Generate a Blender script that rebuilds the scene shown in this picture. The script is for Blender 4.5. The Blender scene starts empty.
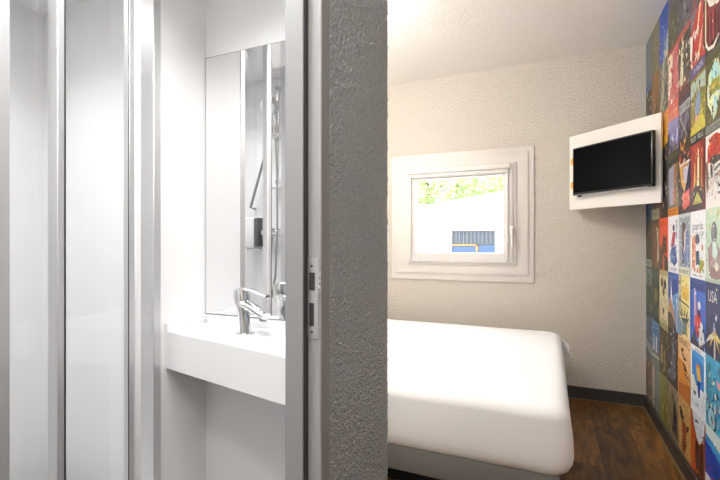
import bpy, bmesh, math, random
from mathutils import Vector, Matrix, noise
PI = math.pi
C = bpy.context.scene.collection
S = bpy.context.scene

# ------------------------------------------------------------------ camera, world, sun, big lamps, exposure
CAM_Z = 1.14
cam = bpy.data.cameras.new('camera'); camo = bpy.data.objects.new('camera', cam); C.objects.link(camo)
camo.location = (0, 0, CAM_Z); camo.rotation_euler = (PI/2, 0, math.radians(24.05))
cam.sensor_width = 36; cam.lens = 428/720*36; cam.shift_y = 2/720; cam.clip_start = 0.02; cam.clip_end = 300
S.camera = camo
S.view_settings.view_transform = 'Standard'; S.view_settings.look = 'None'
S.view_settings.gamma = 1; S.view_settings.use_curve_mapping = False
S.view_settings.exposure = 0.5

w = bpy.data.worlds.new('world'); S.world = w; w.use_nodes = True
nt = w.node_tree; nt.nodes['Background'].inputs['Color'].default_value = (0.80, 0.90, 1.0, 1)
nt.nodes['Background'].inputs['Strength'].default_value = 6.0

def lamp(name, kind, loc, energy, color=(1,1,1), size=0.3, size_y=None, rot=(0,0,0), spread=None):
    l = bpy.data.lights.new(name, kind); l.energy = energy; l.color = color
    if kind == 'AREA':
        l.size = size
        if size_y: l.shape = 'RECTANGLE'; l.size_y = size_y
        else: l.shape = 'DISK'
        if spread: l.spread = math.radians(spread)
    elif kind == 'SUN': l.angle = math.radians(1.0)
    else: l.shadow_soft_size = size
    o = bpy.data.objects.new(name, l); C.objects.link(o); o.location = loc; o.rotation_euler = rot
    return o
lamp('sun', 'SUN', (0, -5, 20), 9.0, (1, .97, .92), rot=(math.radians(48), 0, math.radians(-20)))
lamp('bathroom_lamp', 'AREA', (-.78, .56, 2.085), 5.8, (1, 1, 1), .46, spread=125)
lamp('shower_fill', 'AREA', (-1.62, .62, 2.085), 3.4, (1, 1, 1), .40, spread=125)  # unseen lamp added to whiten the shower behind the glass
lamp('bedroom_fill', 'POINT', (-1.2, 1.95, 2.33), 30.0, (1, .97, .94), .09)  # unseen lamp added to brighten the bedroom ceiling and walls
lamp('bedside_lamp', 'POINT', (-1.86, 2.55, 1.70), 7.0, (1, .93, .86), .09)
lamp('hall_fill', 'POINT', (.08, -.35, 2.33), 26.0, (1, .99, .98), .09)  # unseen lamp behind the camera, added as front fill

# ------------------------------------------------------------------ helpers
def lin(c):
    if isinstance(c, str):
        c = c.lstrip('#'); c = [int(c[i:i+2], 16)/255 for i in (0, 2, 4)]
    return tuple(v/12.92 if v <= .04045 else ((v+.055)/1.055)**2.4 for v in c[:3])

def mat(name, col, rough=.5, metal=0, bump=None, spec=.5, coat=0):
    m = bpy.data.materials.new(name); m.use_nodes = True
    n = m.node_tree; b = n.nodes['Principled BSDF']
    b.inputs['Base Color'].default_value = (*lin(col), 1)
    b.inputs['Roughness'].default_value = rough; b.inputs['Metallic'].default_value = metal
    b.inputs['Specular IOR Level'].default_value = spec; b.inputs['Coat Weight'].default_value = coat
    if bump:
        scale, strength, dist = bump[:3]
        tc = n.nodes.new('ShaderNodeTexCoord'); mp = n.nodes.new('ShaderNodeMapping')
        mp.inputs['Scale'].default_value = bump[3] if len(bump) > 3 else (1, 1, 1)
        nz = n.nodes.new('ShaderNodeTexNoise'); nz.inputs['Scale'].default_value = scale
        nz.inputs['Detail'].default_value = 3; nz.inputs['Roughness'].default_value = .55
        bp = n.nodes.new('ShaderNodeBump'); bp.inputs['Strength'].default_value = strength; bp.inputs['Distance'].default_value = dist
        n.links.new(tc.outputs['Object'], mp.inputs['Vector']); n.links.new(mp.outputs[0], nz.inputs['Vector'])
        n.links.new(nz.outputs['Fac'], bp.inputs['Height']); n.links.new(bp.outputs[0], b.inputs['Normal'])
    return m

def plaster(name, col, scale, strength, dist, rough=.7, spec=.4):
    """trowelled plaster: rounded blobs with small grains between them"""
    m = mat(name, col, rough, spec=spec); n = m.node_tree; b = n.nodes['Principled BSDF']
    tc = n.nodes.new('ShaderNodeTexCoord')
    a = n.nodes.new('ShaderNodeTexNoise'); a.inputs['Scale'].default_value = scale; a.inputs['Detail'].default_value = 2.5
    a.inputs['Distortion'].default_value = .6
    v = n.nodes.new('ShaderNodeTexVoronoi'); v.inputs['Scale'].default_value = scale*.8; v.feature = 'SMOOTH_F1'
    v.inputs['Smoothness'].default_value = .6
    mx = n.nodes.new('ShaderNodeMath'); mx.operation = 'SUBTRACT'
    sc = n.nodes.new('ShaderNodeMath'); sc.operation = 'MULTIPLY'; sc.inputs[1].default_value = .55
    bp = n.nodes.new('ShaderNodeBump'); bp.inputs['Strength'].default_value = strength; bp.inputs['Distance'].default_value = dist
    L = n.links.new
    L(tc.outputs['Object'], a.inputs['Vector']); L(tc.outputs['Object'], v.inputs['Vector'])
    L(v.outputs['Distance'], sc.inputs[0]); L(a.outputs['Fac'], mx.inputs[0]); L(sc.outputs[0], mx.inputs[1])
    L(mx.outputs[0], bp.inputs['Height']); L(bp.outputs[0], b.inputs['Normal'])
    return m

def glassmat(name, tint=(1, 1, 1), refl=1.0):
    m = bpy.data.materials.new(name); m.use_nodes = True; n = m.node_tree; n.nodes.clear()
    out = n.nodes.new('ShaderNodeOutputMaterial'); mix = n.nodes.new('ShaderNodeMixShader')
    tr = n.nodes.new('ShaderNodeBsdfTransparent'); tr.inputs[0].default_value = (*tint, 1)
    gl = n.nodes.new('ShaderNodeBsdfGlossy'); gl.inputs['Roughness'].default_value = .01
    lw = n.nodes.new('ShaderNodeLayerWeight'); lw.inputs[0].default_value = .5
    pw = n.nodes.new('ShaderNodeMath'); pw.operation = 'POWER'; pw.inputs[1].default_value = 5
    fr = n.nodes.new('ShaderNodeMath'); fr.operation = 'MULTIPLY_ADD'; fr.inputs[1].default_value = .96; fr.inputs[2].default_value = .04
    L = n.links.new
    L(lw.outputs['Facing'], pw.inputs[0]); L(pw.outputs[0], fr.inputs[0])
    L(fr.outputs[0], mix.inputs[0]); L(tr.outputs[0], mix.inputs[1]); L(gl.outputs[0], mix.inputs[2]); L(mix.outputs[0], out.inputs[0])
    return m

M = {}
M['wall'] = plaster('cream_plaster', '#e4dcd0', 135, 1, .013)
M['ceil'] = plaster('ceiling_plaster', '#f2eee9', 130, .7, .006)
M['grey'] = plaster('grey_plaster', '#9a9ea3', 230, .9, .010, rough=.17, spec=1.0)
M['bath'] = mat('white_laminate', '#f0f0f0', .45)
M['bathfloor'] = mat('grey_resin_floor', '#4a4a4a', .5, bump=(60, .1, .002))
M['counter'] = mat('white_solid_surface', '#e6e6e6', .28)
M['alu'] = mat('brushed_aluminium', '#d4d4d4', .34, .6, bump=(40, .05, .001, (30, 30, .4)))
M['alu_dark'] = mat('grey_seal', '#3c3c3c', .6)
M['steel_frame'] = mat('grey_painted_steel', '#8f8f8f', .45)
M['steel_light'] = mat('light_grey_painted_steel', '#a4a4a4', .42)
M['steel_dark'] = mat('dark_grey_painted_steel', '#7d7d7d', .5)
M['seal'] = mat('black_rubber_seal', '#333333', .7)
M['chrome'] = mat('chrome', '#dddddd', .07, 1)
M['zinc'] = mat('satin_zinc', '#bcbcbc', .35, .6)
M['hole'] = mat('hole_shade_and_screws', '#3f3f3f', .8)
M['mirror'] = mat('mirror_silver', '#f2f2f2', .0, 1)
M['mirror_edge'] = mat('mirror_edge', '#8b8f8f', .3)
M['glass'] = glassmat('clear_glass')
M['sheet'] = mat('white_bed_sheet', '#f6f6f6', .85, bump=(5, .12, .01))
M['bedbase'] = mat('grey_bed_base', '#7c7b77', .55, bump=(14, .1, .002, (.4, 6, 6)))
M['black'] = mat('underbed_gap_shade', '#171513', .7)  # black puts the dark of the under-bed gap into the plinth colour
M['skirt'] = mat('dark_grey_skirting', '#3d3935', .45)
M['sealant'] = mat('beige_floor_seal', '#7d6c50', .6)
M['pvc'] = mat('white_window_plastic', '#dedad5', .35)
M['trimw'] = mat('white_board', '#dad5ce', .45)
M['board'] = mat('white_tv_board', '#ebe6df', .4)
M['orange'] = mat('orange_disc', '#f0a020', .4)
M['tvblack'] = mat('black_tv_plastic', '#08090a', .3)
M['screen'] = mat('tv_screen_glass', '#020507', .3, spec=.05)
M['silver'] = mat('silver_plastic', '#8f9294', .35, .5)
M['white_plastic'] = mat('white_plastic', '#ececec', .3)
M['dark_plastic'] = mat('dark_grey_plastic', '#4c4c4c', .4)
M['lampmat'] = bpy.data.materials.new('lamp_diffuser'); M['lampmat'].use_nodes = True
_b = M['lampmat'].node_tree.nodes['Principled BSDF']; _b.inputs['Emission Color'].default_value = (1, .97, .93, 1); _b.inputs['Emission Strength'].default_value = 2.0
M['render'] = mat('white_render', '#f2f1ee', .8)
M['roofw'] = mat('pale_roof_sheet', '#e4e4e2', .5)
M['bluep'] = mat('blue_paint', '#123050', .5)
M['bluew'] = mat('blue_grey_glass', '#1d252d', .2)
M['orangep'] = mat('orange_paint', '#a85a1c', .5)
M['greyp'] = mat('grey_metal_posts', '#3a4048', .5)
M['leaf1'] = mat('leaf_green', '#8aa85c', .6); M['leaf2'] = mat('leaf_yellow_green', '#a9bb70', .6)
M['bark'] = mat('bark', '#5a4636', .8, bump=(20, .4, .02))
M['ground'] = mat('pale_gravel', '#a8a398', .9, bump=(8, .3, .02))

def floor_mat():
    m = mat('dark_wood_vinyl', '#4a341f', .38); n = m.node_tree; b = n.nodes['Principled BSDF']; L = n.links.new
    def mth(op, a, bb=None, c=None):
        x = n.nodes.new('ShaderNodeMath'); x.operation = op
        for i, v in enumerate((a, bb, c)):
            if v is None: continue
            if isinstance(v, (int, float)): x.inputs[i].default_value = v
            else: L(v, x.inputs[i])
        return x.outputs[0]
    tc = n.nodes.new('ShaderNodeTexCoord'); sp = n.nodes.new('ShaderNodeSeparateXYZ'); L(tc.outputs['Object'], sp.inputs[0])
    W, LEN = .187, .62
    xs = mth('DIVIDE', mth('SUBTRACT', sp.outputs[0], .059), W); row = mth('FLOOR', xs)
    off = mth('FRACT', mth('MULTIPLY', mth('SINE', mth('MULTIPLY', row, 78.233)), 437.5))
    ys = mth('ADD', mth('DIVIDE', sp.outputs[1], LEN), off); pl = mth('FLOOR', ys)
    cmb = n.nodes.new('ShaderNodeCombineXYZ'); L(row, cmb.inputs[0]); L(pl, cmb.inputs[1])
    wn = n.nodes.new('ShaderNodeTexWhiteNoise'); L(cmb.outputs[0], wn.inputs[0])
    # grain: noise stretched along the plank, shifted per plank
    g = n.nodes.new('ShaderNodeCombineXYZ')
    L(mth('ADD', sp.outputs[0], mth('MULTIPLY', wn.outputs['Value'], 17)), g.inputs[0]); L(mth('MULTIPLY', sp.outputs[1], .22), g.inputs[1]); L(mth('MULTIPLY', wn.outputs['Value'], 31), g.inputs[2])
    nz = n.nodes.new('ShaderNodeTexNoise'); nz.inputs['Scale'].default_value = 16; nz.inputs['Detail'].default_value = 5; nz.inputs['Distortion'].default_value = 1.4
    L(g.outputs[0], nz.inputs['Vector'])
    wv = n.nodes.new('ShaderNodeTexNoise'); wv.inputs['Scale'].default_value = 70; wv.inputs['Detail'].default_value = 3; wv.inputs['Distortion'].default_value = .5
    L(g.outputs[0], wv.inputs['Vector'])
    f = mth('ADD', mth('MULTIPLY', nz.outputs['Fac'], .75), mth('ADD', mth('MULTIPLY', wv.outputs['Fac'], .25), mth('MULTIPLY', mth('SUBTRACT', wn.outputs['Value'], .5), .20)))
    cr = n.nodes.new('ShaderNodeValToRGB'); e = cr.color_ramp.elements
    e[0].position = .30; e[0].color = (*lin('#2e1d08'), 1); e[1].position = .72; e[1].color = (*lin('#a06c30'), 1)
    x = e.new(.5); x.color = (*lin('#664318'), 1)
    L(f, cr.inputs[0])
    fx = mth('FRACT', xs); fy = mth('FRACT', ys)
    ex = mth('LESS_THAN', mth('MINIMUM', fx, mth('SUBTRACT', 1, fx)), .010)
    ey = mth('LESS_THAN', mth('MINIMUM', fy, mth('SUBTRACT', 1, fy)), .0032)
    seam = mth('MAXIMUM', ex, ey)
    mx = n.nodes.new('ShaderNodeMix'); mx.data_type = 'RGBA'; L(mth('MULTIPLY', seam, .85), mx.inputs[0]); L(cr.outputs[0], mx.inputs[6]); mx.inputs[7].default_value = (*lin('#1c130a'), 1)
    L(mx.outputs[2], b.inputs['Base Color'])
    bp = n.nodes.new('ShaderNodeBump'); bp.inputs['Strength'].default_value = .15; bp.inputs['Distance'].default_value = .002
    L(mth('SUBTRACT', wv.outputs['Fac'], seam), bp.inputs['Height']); L(bp.outputs[0], b.inputs['Normal'])
    return m
M['floor'] = floor_mat()

class MB:
    """collects shapes, builds ONE mesh object"""
    def __init__(s): s.bm = bmesh.new(); s.mats = []; s.cur = 0
    def use(s, key):
        m = M[key]
        if m not in s.mats: s.mats.append(m)
        s.cur = s.mats.index(m); return s
    def _f(s, vs):
        try: f = s.bm.faces.new(vs); f.material_index = s.cur; return f
        except ValueError: return None
    def box(s, x0, x1, y0, y1, z0, z1, bev=0, seg=2):
        t = bmesh.new(); bmesh.ops.create_cube(t, size=1)
        for v in t.verts: v.co = Vector(((x0+x1)/2+v.co.x*(x1-x0), (y0+y1)/2+v.co.y*(y1-y0), (z0+z1)/2+v.co.z*(z1-z0)))
        if bev: bmesh.ops.bevel(t, geom=t.edges[:], offset=bev, segments=seg, affect='EDGES', profile=.5)
        return s.merge(t)
    def merge(s, t, mtx=None):
        if mtx is not None: bmesh.ops.transform(t, matrix=mtx, verts=t.verts)
        mp = {v: s.bm.verts.new(v.co) for v in t.verts}
        for f in t.faces:
            g = s._f([mp[v] for v in f.verts])
        t.free(); return s
    def prism(s, pts, z0, z1):
        a = [s.bm.verts.new((x, y, z0)) for x, y in pts]; b = [s.bm.verts.new((x, y, z1)) for x, y in pts]
        n = len(pts); s._f(a[::-1]); s._f(b)
        for i in range(n): s._f([a[i], a[(i+1) % n], b[(i+1) % n], b[i]])
        return s
    def tube(s, path, radii, n=16, cap=True, squash=None):
        path = [Vector(p) for p in path]
        if isinstance(radii, (int, float)): radii = [radii]*len(path)
        rings = []; up = None
        for i, p in enumerate(path):
            d = (path[min(i+1, len(path)-1)]-path[max(i-1, 0)]).normalized()
            if up is None:
                up = Vector((0, 0, 1)) if abs(d.z) < .9 else Vector((1, 0, 0))
            a = d.cross(up).normalized(); b = a.cross(d).normalized(); up = b
            sq = squash or 1
            rings.append([s.bm.verts.new(p+a*math.cos(2*PI*k/n)*radii[i]+b*math.sin(2*PI*k/n)*radii[i]*sq) for k in range(n)])
        for r0, r1 in zip(rings, rings[1:]):
            for k in range(n): s._f([r0[k], r0[(k+1) % n], r1[(k+1) % n], r1[k]])
        if cap: s._f(rings[0][::-1]); s._f(rings[-1])
        return s
    def build(s, name, parent=None, smooth=True, angle=40):
        me = bpy.data.meshes.new(name); bmesh.ops.recalc_face_normals(s.bm, faces=s.bm.faces[:])
        s.bm.to_mesh(me); s.bm.free()
        for m in s.mats: me.materials.append(m)
        o = bpy.data.objects.new(name, me); C.objects.link(o)
        if smooth:
            me.polygons.foreach_set('use_smooth', [True]*len(me.polygons)); me.update()
            me.set_sharp_from_angle(angle=math.radians(angle))
        if parent: o.parent = parent; o.matrix_parent_inverse = parent.matrix_world.inverted()
        return o
def box(name, key, x0, x1, y0, y1, z0, z1, bev=0, parent=None):
    return MB().use(key).box(x0, x1, y0, y1, z0, z1, bev).build(name, parent)
def st(o, **k):
    o['kind'] = 'structure'
    for a, b in k.items(): o[a] = b
    return o
def empty(name, loc):
    o = bpy.data.objects.new(name, None); C.objects.link(o); o.location = loc
    o.matrix_world = Matrix.Translation(loc); return o
def tag(o, label, cat, group=None, kind=None):
    o['label'] = label; o['category'] = cat
    if group: o['group'] = group
    if kind: o['kind'] = kind
    return o

# ------------------------------------------------------------------ plan (metres; x right, y towards the window wall)
XR, YB, XL, YF, H = .600, 3.50, -2.05, -.95, 2.50          # bedroom
XD, XDI = -.453, -.535                                      # wall with the bathroom door: hall face, bathroom face
YM, YMB = 1.150, 1.218                                      # washbasin wall: mirror face, bedroom face
XW, XS = -1.104, -2.05                                      # washbasin side wall / shower front, shower far wall
YJ, YN = .804, .12                                          # far and near sides of the bathroom doorway
HB = 2.135                                                  # bathroom ceiling

st(box('floor', 'floor', XL-.1, XR+.1, YF-.1, YB+.1, -.05, 0), label='dark brown wood plank vinyl floor')
st(box('ceiling', 'ceil', XL-.1, XR+.1, YF-.1, YB+.1, H, H+.08), label='white plaster ceiling')
st(box('wall_right', 'wall', XR, XR+.1, YF-.1, YB+.1, 0, H), label='wall on the right carrying the poster mural')
st(box('wall_left', 'wall', XL-.1, XL, YF-.1, YB+.1, 0, H))
st(box('wall_front', 'wall', XL-.1, XR+.1, YF-.1, YF, 0, H))
# back wall with the window hole
WX0, WX1, WZ0, WZ1 = -1.06, -.285, .995, 1.715
m = MB().use('wall')
m.box(XL-.1, WX0, YB, YB+.12, 0, H); m.box(WX1, XR+.1, YB, YB+.12, 0, H)
m.box(WX0, WX1, YB, YB+.12, 0, WZ0); m.box(WX0, WX1, YB, YB+.12, WZ1, H)
st(m.build('wall_back'), label='cream textured plaster wall around the window')
# textured grey wall with the bathroom doorway
m = MB().use('grey')
m.box(XDI, XD, YJ+.036, YMB, 0, H); m.box(XDI, XD, YF, YN-.036, 0, H); m.box(XDI, XD, YN-.036, YJ+.036, 2.09, H)
def relief(m, x, ya, yb, za, zb, sy, sz):
    ny, nz = int((yb-ya)/sy), int((zb-za)/sz); g = []
    for i in range(ny+1):
        row = []
        for j in range(nz+1):
            y, z = ya+(yb-ya)*i/ny, za+(zb-za)*j/nz
            h = noise.noise(Vector((y*95, z*95, 3.1)))+.6*noise.noise(Vector((y*190, z*190, 7.7)))
            h = max(-.45, min(.7, h)); e = min(1, (yb-y)/.004, (y-ya)/.004)
            row.append(m.bm.verts.new((x+.0005+(.0034*(h+.45))*e, y, z)))
        g.append(row)
    for i in range(ny):
        for j in range(nz): m._f([g[i][j], g[i+1][j], g[i+1][j+1], g[i][j+1]])
relief(m, XD, YJ+.036, YMB, 0, H, .0031, .0036)
m.use('grey'); st(m.build('wall_doorway', angle=80), label='dark grey rough plaster wall end beside the bathroom doorway')
m = MB().use('bath')
m.box(XS, XDI, YM, YMB, 0, H)
st(m.build('wall_washbasin'), label='white wall behind the mirror and washbasin counter')
st(box('wall_washbasin_side', 'bath', XW-.09, XW, .9585, YM, 0, HB), label='white side wall at the left end of the counter')
st(box('wall_shower', 'bath', XS-.0, XS+.02, -.05, YM, 0, HB))
st(box('wall_bathroom_near', 'bath', XS, XDI, .06, .12, 0, HB))
st(box('ceiling_bathroom', 'bath', XS, XDI, .0, YM, HB, HB+.04))
st(box('floor_bathroom', 'bathfloor', XS+.02, XDI, .12, YM, 0, .012), label='grey bathroom floor')

# skirting
def skirt(name, x0, x1, y0, y1, side):
    m = MB().use('skirt'); m.box(x0, x1, y0, y1, 0, .088, .003, 1); m.use('sealant')
    if side == 'b': m.box(x0, x1, y0-.007, y0, 0, .006)
    elif side == 'r': m.box(x0-.007, x0, y0, y1, 0, .006)
    return st(m.build(name))
skirt('baseboard_back', XL, XR-.013, YB-.013, YB, 'b')['label'] = 'dark grey skirting board under the window wall'
skirt('baseboard_right', XR-.013, XR, YF, YB, 'r')['label'] = 'dark grey skirting board under the poster mural'
skirt('baseboard_doorway', XD, XD+.012, YJ+.04, YMB, 'x')

# ------------------------------------------------------------------ bathroom door frame
dr = st(empty('door_1', (XD, YJ, 0)), label='grey steel door frame of the bathroom, door standing open')
def jamb(yf, s, nm):
    # s=+1 far jamb (opening on its low-y side); s=-1 near jamb
    def Y(a): return sorted((yf, yf+s*a))
    m = MB().use('steel_light'); a, b = Y(.04); m.box(-.4876, -.4515, a, b, 0, 2.09, .0015, 1)
    o = m.build('door_jamb', dr); o['label'] = 'light grey rebated jamb with the strike plate'
    a, b = Y(.036); m = MB().use('steel_dark').box(-.4516, -.449, a+.0005, b, 0, 2.09); m.build('architrave', o)
    ys = sorted((yf-s*.019, yf+s*.04)); m = MB().use('steel_frame').box(-.5295, -.4840, ys[0], ys[1], 0, 2.09, .0015, 1); p = m.build('door_stop', dr)
    ys = sorted((yf-s*.017, yf)); MB().use('seal').box(-.4840, -.4815, ys[0], ys[1]+.0, 0, 2.09).build('rubber_seal', p)
    return o
jm = jamb(YJ, 1, 'far'); jamb(YN, -1, 'near')
m = MB().use('steel_frame').box(-.54, -.447, YN, YJ, 2.05, 2.09, .0015, 1); m.build('door_head', dr)
# strike plate
y = YJ
m = MB().use('zinc')
px0, px1 = -.4835, -.4555
for (a, b, c, d) in ((px0, px1, .9316, .9576), (px0, px1, 1.008, 1.035), (px0, px1, 1.074, 1.106),
                     (px0, -.4792, .9576, 1.008), (-.4663, px1, .9576, 1.008), (px0, -.4792, 1.035, 1.074), (-.4640, px1, 1.035, 1.074)):
    m.box(a, b, y-.0022, y, c, d)
m.box(px1-.0005, -.450, y-.003, y-.0005, 1.031, 1.078)      # lip towards the hall
for zc in (1.041, 1.055, 1.068): m.tube([(-.4555, y-.003, zc-.005), (-.449, y-.0062, zc), (-.4555, y-.003, zc+.005)], .0016, 8)
sp = m.build('strike_plate', jm); sp['label'] = 'satin metal strike plate with two cut-outs'
MB().use('hole').box(-.4792, -.4663, y-.0008, y, .9576, 1.008).box(-.4792, -.4640, y-.0008, y, 1.035, 1.074).build('latch_hole_shade', jm)  # thin dark sheets paint the shade inside the cut-outs
m = MB().use('hole')
for zc in (1.088, .9455): m.tube([(-.472, y-.003, zc), (-.472, y-.001, zc)], .0028, 12)
m.build('screw', jm)

# ------------------------------------------------------------------ shower enclosure
sh = tag(empty('shower_enclosure', (XW, .55, 0)), 'glass shower enclosure with brushed aluminium uprights left of the washbasin', 'shower enclosure')
def post(x0, x1, y0, y1, key='alu', nm='upright'): return MB().use(key).box(x0, x1, y0, y1, .012, HB-.01, .0015, 1).build(nm, sh)
post(-1.135, -1.104, .490, .555)
p = post(-1.125, -1.100, .6450, .6570); MB().use('steel_dark').box(-1.1005, -1.0985, .652, .6570, .012, HB-.01).build('seal_strip', p)
p = post(-1.085, -1.060, .6290, .6455); MB().use('alu_dark').box(-1.080, -1.0595, .6455, .6485, .012, HB-.01).build('seal_strip', p)
p = post(-1.082, -1.060, .8160, .8330); MB().use('alu_dark').box(-1.0615, -1.0595, .8142, .8160, .012, HB-.01).build('seal_strip', p)
post(-1.078, -1.057, .8340, .8520, 'white_plastic', 'door_profile')
p = post(-1.182, -1.112, .951, .9585); p['label'] = 'wide brushed metal wall channel'
post(-1.112, -1.102, .932, .9585)
MB().use('alu').box(-1.125, -1.057, .49, .9585, HB-.045, HB-.002, .002, 1).build('top_rail', sh)
g = MB().use('glass').box(-1.112, -1.107, .555, .645, .03, HB-.045).build('glass_panel', sh)
MB().use('glass').box(-1.073, -1.068, .648, .8142, .03, HB-.045).build('glass_panel', sh)
MB().use('glass').box(-1.112, -1.107, .852, .951, .03, HB-.045).build('glass_panel', sh)
MB().use('white_plastic').box(XS+.02, -1.045, .12, .9585, .012, .10, .006, 2).build('shower_tray', sh)

# shower fittings on the near wall, seen in the mirror
YW = .12
_before = set(bpy.data.objects)
r = tag(empty('shower_rail', (-1.513, YW, 1.49)), 'chrome shower rail with round hand shower, seen in the mirror', 'shower rail')
m = MB().use('chrome').tube([(-1.513, YW+.06, 1.48), (-1.513, YW+.06, 2.06)], .010, 14)
for z in (1.494, 2.05): m.tube([(-1.513, YW, z), (-1.513, YW+.07, z)], .015, 14)
m.build('rail', r)
m = MB().use('chrome').box(-1.545, -1.485, YW+.04, YW+.095, 1.745, 1.77, .005); m.build('slider', r)
m = MB().use('chrome').tube([(-1.50, YW+.10, 1.74), (-1.505, YW+.11, 1.85), (-1.52, YW+.12, 1.90)], [.011, .012, .014], 12)
m.tube([(-1.52, YW+.115, 1.93), (-1.52, YW+.155, 1.91)], [.052, .048], 24); m.build('hand_shower', r)
m = MB().use('silver').tube([(-1.50, YW+.10, 1.74), (-1.47, YW+.13, 1.5), (-1.46, YW+.14, 1.2), (-1.48, YW+.13, .95), (-1.52, YW+.11, .82), (-1.56, YW+.09, .95), (-1.545, YW+.07, 1.17)], .006, 10)
m.build('hose', r)
sv = tag(MB().use('white_plastic').box(-1.57, -1.455, YW, YW+.11, 1.455, 1.47, .004).build('shower_shelf'), 'small white shelf under the shower rail, seen in the mirror', 'shelf')
mxr = tag(empty('shower_mixer', (-1.545, YW, 1.196)), 'chrome shower mixer tap below the rail, seen in the mirror', 'shower tap')
MB().use('chrome').tube([(-1.62, YW+.055, 1.196), (-1.46, YW+.055, 1.196)], .024, 20).tube([(-1.58, YW, 1.196), (-1.58, YW+.055, 1.196)], .016).tube([(-1.50, YW, 1.196), (-1.50, YW+.055, 1.196)], .016).build('body', mxr)
MB().use('chrome').tube([(-1.54, YW+.07, 1.21), (-1.54, YW+.14, 1.24)], [.014, .008], 12).build('lever', mxr)
d = tag(empty('soap_dispenser', (-1.69, YW, 1.10)), 'white and dark grey wall soap dispenser, seen in the mirror', 'soap dispenser')
MB().use('white_plastic').box(-1.745, -1.672, YW, YW+.085, 1.10, 1.29, .012, 3).build('body', d)
MB().use('dark_plastic').box(-1.672, -1.632, YW, YW+.08, 1.115, 1.285, .006, 2).build('front_window', d)
MB().use('white_plastic').box(-1.735, -1.645, YW+.02, YW+.07, 1.085, 1.10, .003).build('nozzle', d)
gb = tag(MB().use('silver').tube([(-1.722, YW, 1.345), (-1.72, YW+.05, 1.35), (-1.555, YW+.05, 1.83), (-1.555, YW, 1.84)], .008, 12).build('grab_bar'), 'slanting grey grab bar in the shower, seen in the mirror', 'grab bar')

for o in set(bpy.data.objects)-_before:
    if o.parent is None: o.location.x += .040

# ------------------------------------------------------------------ mirror and washbasin
mr = tag(empty('wall_mirror', (-.82, YM, .888)), 'frameless mirror above the washbasin counter', 'mirror')
MB().use('mirror_edge').box(-1.1015, -.545, YM-.004, YM, .890, 1.782).build('backing', mr)
MB().use('mirror').box(-1.0995, -.547, YM-.0052, YM-.004, .8925, 1.7795).build('mirror_glass', mr)

CT, CL, CBOT = .861, .888, .746
def counter():
    root = tag(empty('washbasin_counter', (-.82, 1.0, CBOT)), 'white moulded washbasin counter with a deep front apron', 'washbasin')
    out = [(-1.104, .975), (-.5355, .859), (-.5355, YM-.001), (-1.104, YM-.001)]
    bm = bmesh.new(); m = MB().use('counter')
    cx, cy, rx, ry, N = -.655, 1.005, .105, .095, 48
    def onedge(a):
        dx, dy = math.cos(a), math.sin(a); best = 1e9
        for i in range(4):
            (x1, y1), (x2, y2) = out[i], out[(i+1) % 4]; ex, ey = x2-x1, y2-y1
            den = dx*ey-dy*ex
            if abs(den) < 1e-9: continue
            t = ((x1-cx)*ey-(y1-cy)*ex)/den; u = ((x1-cx)*dy-(y1-cy)*dx)/den
            if t > 0 and -1e-6 <= u <= 1+1e-6: best = min(best, t)
        return best
    angs = sorted([2*PI*k/N for k in range(N)]+[math.atan2(y-cy, x-cx) % (2*PI) for x, y in out])
    rings = []
    for f in range(9):
        rg = []
        for a in angs:
            dx, dy = math.cos(a), math.sin(a)
            if f == 0: t = onedge(a); rg.append(m.bm.verts.new((cx+dx*t, cy+dy*t, CBOT)))
            elif f == 1: t = onedge(a); rg.append(m.bm.verts.new((cx+dx*t, cy+dy*t, CT)))
            else:
                k = (f-2)/6; rr = 1-k; zz = CT-.045*(1-math.cos(k*PI))/2
                rg.append(m.bm.verts.new((cx+dx*rx*(rr*.9+.1 if k else 1.0), cy+dy*ry*(rr*.9+.1 if k else 1.0), zz)))
        rings.append(rg)
    n = len(angs)
    for r0, r1 in zip(rings, rings[1:]):
        for k in range(n): m._f([r0[k], r0[(k+1) % n], r1[(k+1) % n], r1[k]])
    m._f(rings[-1]); m._f(rings[0][::-1])
    o = m.build('basin_top', root, angle=50)
    b = MB().use('counter'); b.box(-1.104, -1.090, .9725, YM-.0005, CT-.002, CL, .003, 2); b.build('side_upstand', root)
    b = MB().use('counter'); b.box(-1.090, -.5355, YM-.013, YM-.0006, CT-.002, CL, .003, 2); b.build('back_upstand', root)
    b = MB().use('chrome').tube([(cx, cy, CT-.0445), (cx, cy, CT-.041)], .018, 20); b.build('drain', root)
    return root
counter()

# mixer tap
tp = tag(empty('basin_mixer', (-.847, 1.043, CT)), 'chrome single-lever basin mixer tap standing on the counter', 'tap')
bx, by = -.847, 1.043
MB().use('chrome').tube([(bx, by, CT+.0003), (bx, by, CT+.004), (bx, by, CT+.006)], [.029, .029, .024], 28).build('base_ring', tp)
MB().use('chrome').tube([(bx, by, CT+.004), (bx-.001, by, CT+.03), (bx-.006, by, CT+.07), (bx-.010, by, CT+.098)], [.020, .0165, .0175, .024], 28).build('body', tp)
m = MB().use('chrome').tube([(bx-.022, by, CT+.098), (bx+.0, by-.002, CT+.093), (bx+.030, by-.006, CT+.084), (bx+.065, by-.012, CT+.070), (bx+.090, by-.016, CT+.062)], [.020, .022, .021, .0195, .017], 24, squash=.62)
so = m.build('spout', tp)
MB().use('silver').tube([(bx+.078, by-.014, CT+.062), (bx+.076, by-.014, CT+.048)], .0105, 20).build('aerator', so)
MB().use('chrome').tube([(bx-.011, by, CT+.097), (bx-.014, by, CT+.118), (bx-.016, by, CT+.132), (bx-.016, by, CT+.137)], [.0245, .0245, .022, .012], 28).build('cartridge_cap', tp)
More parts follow.
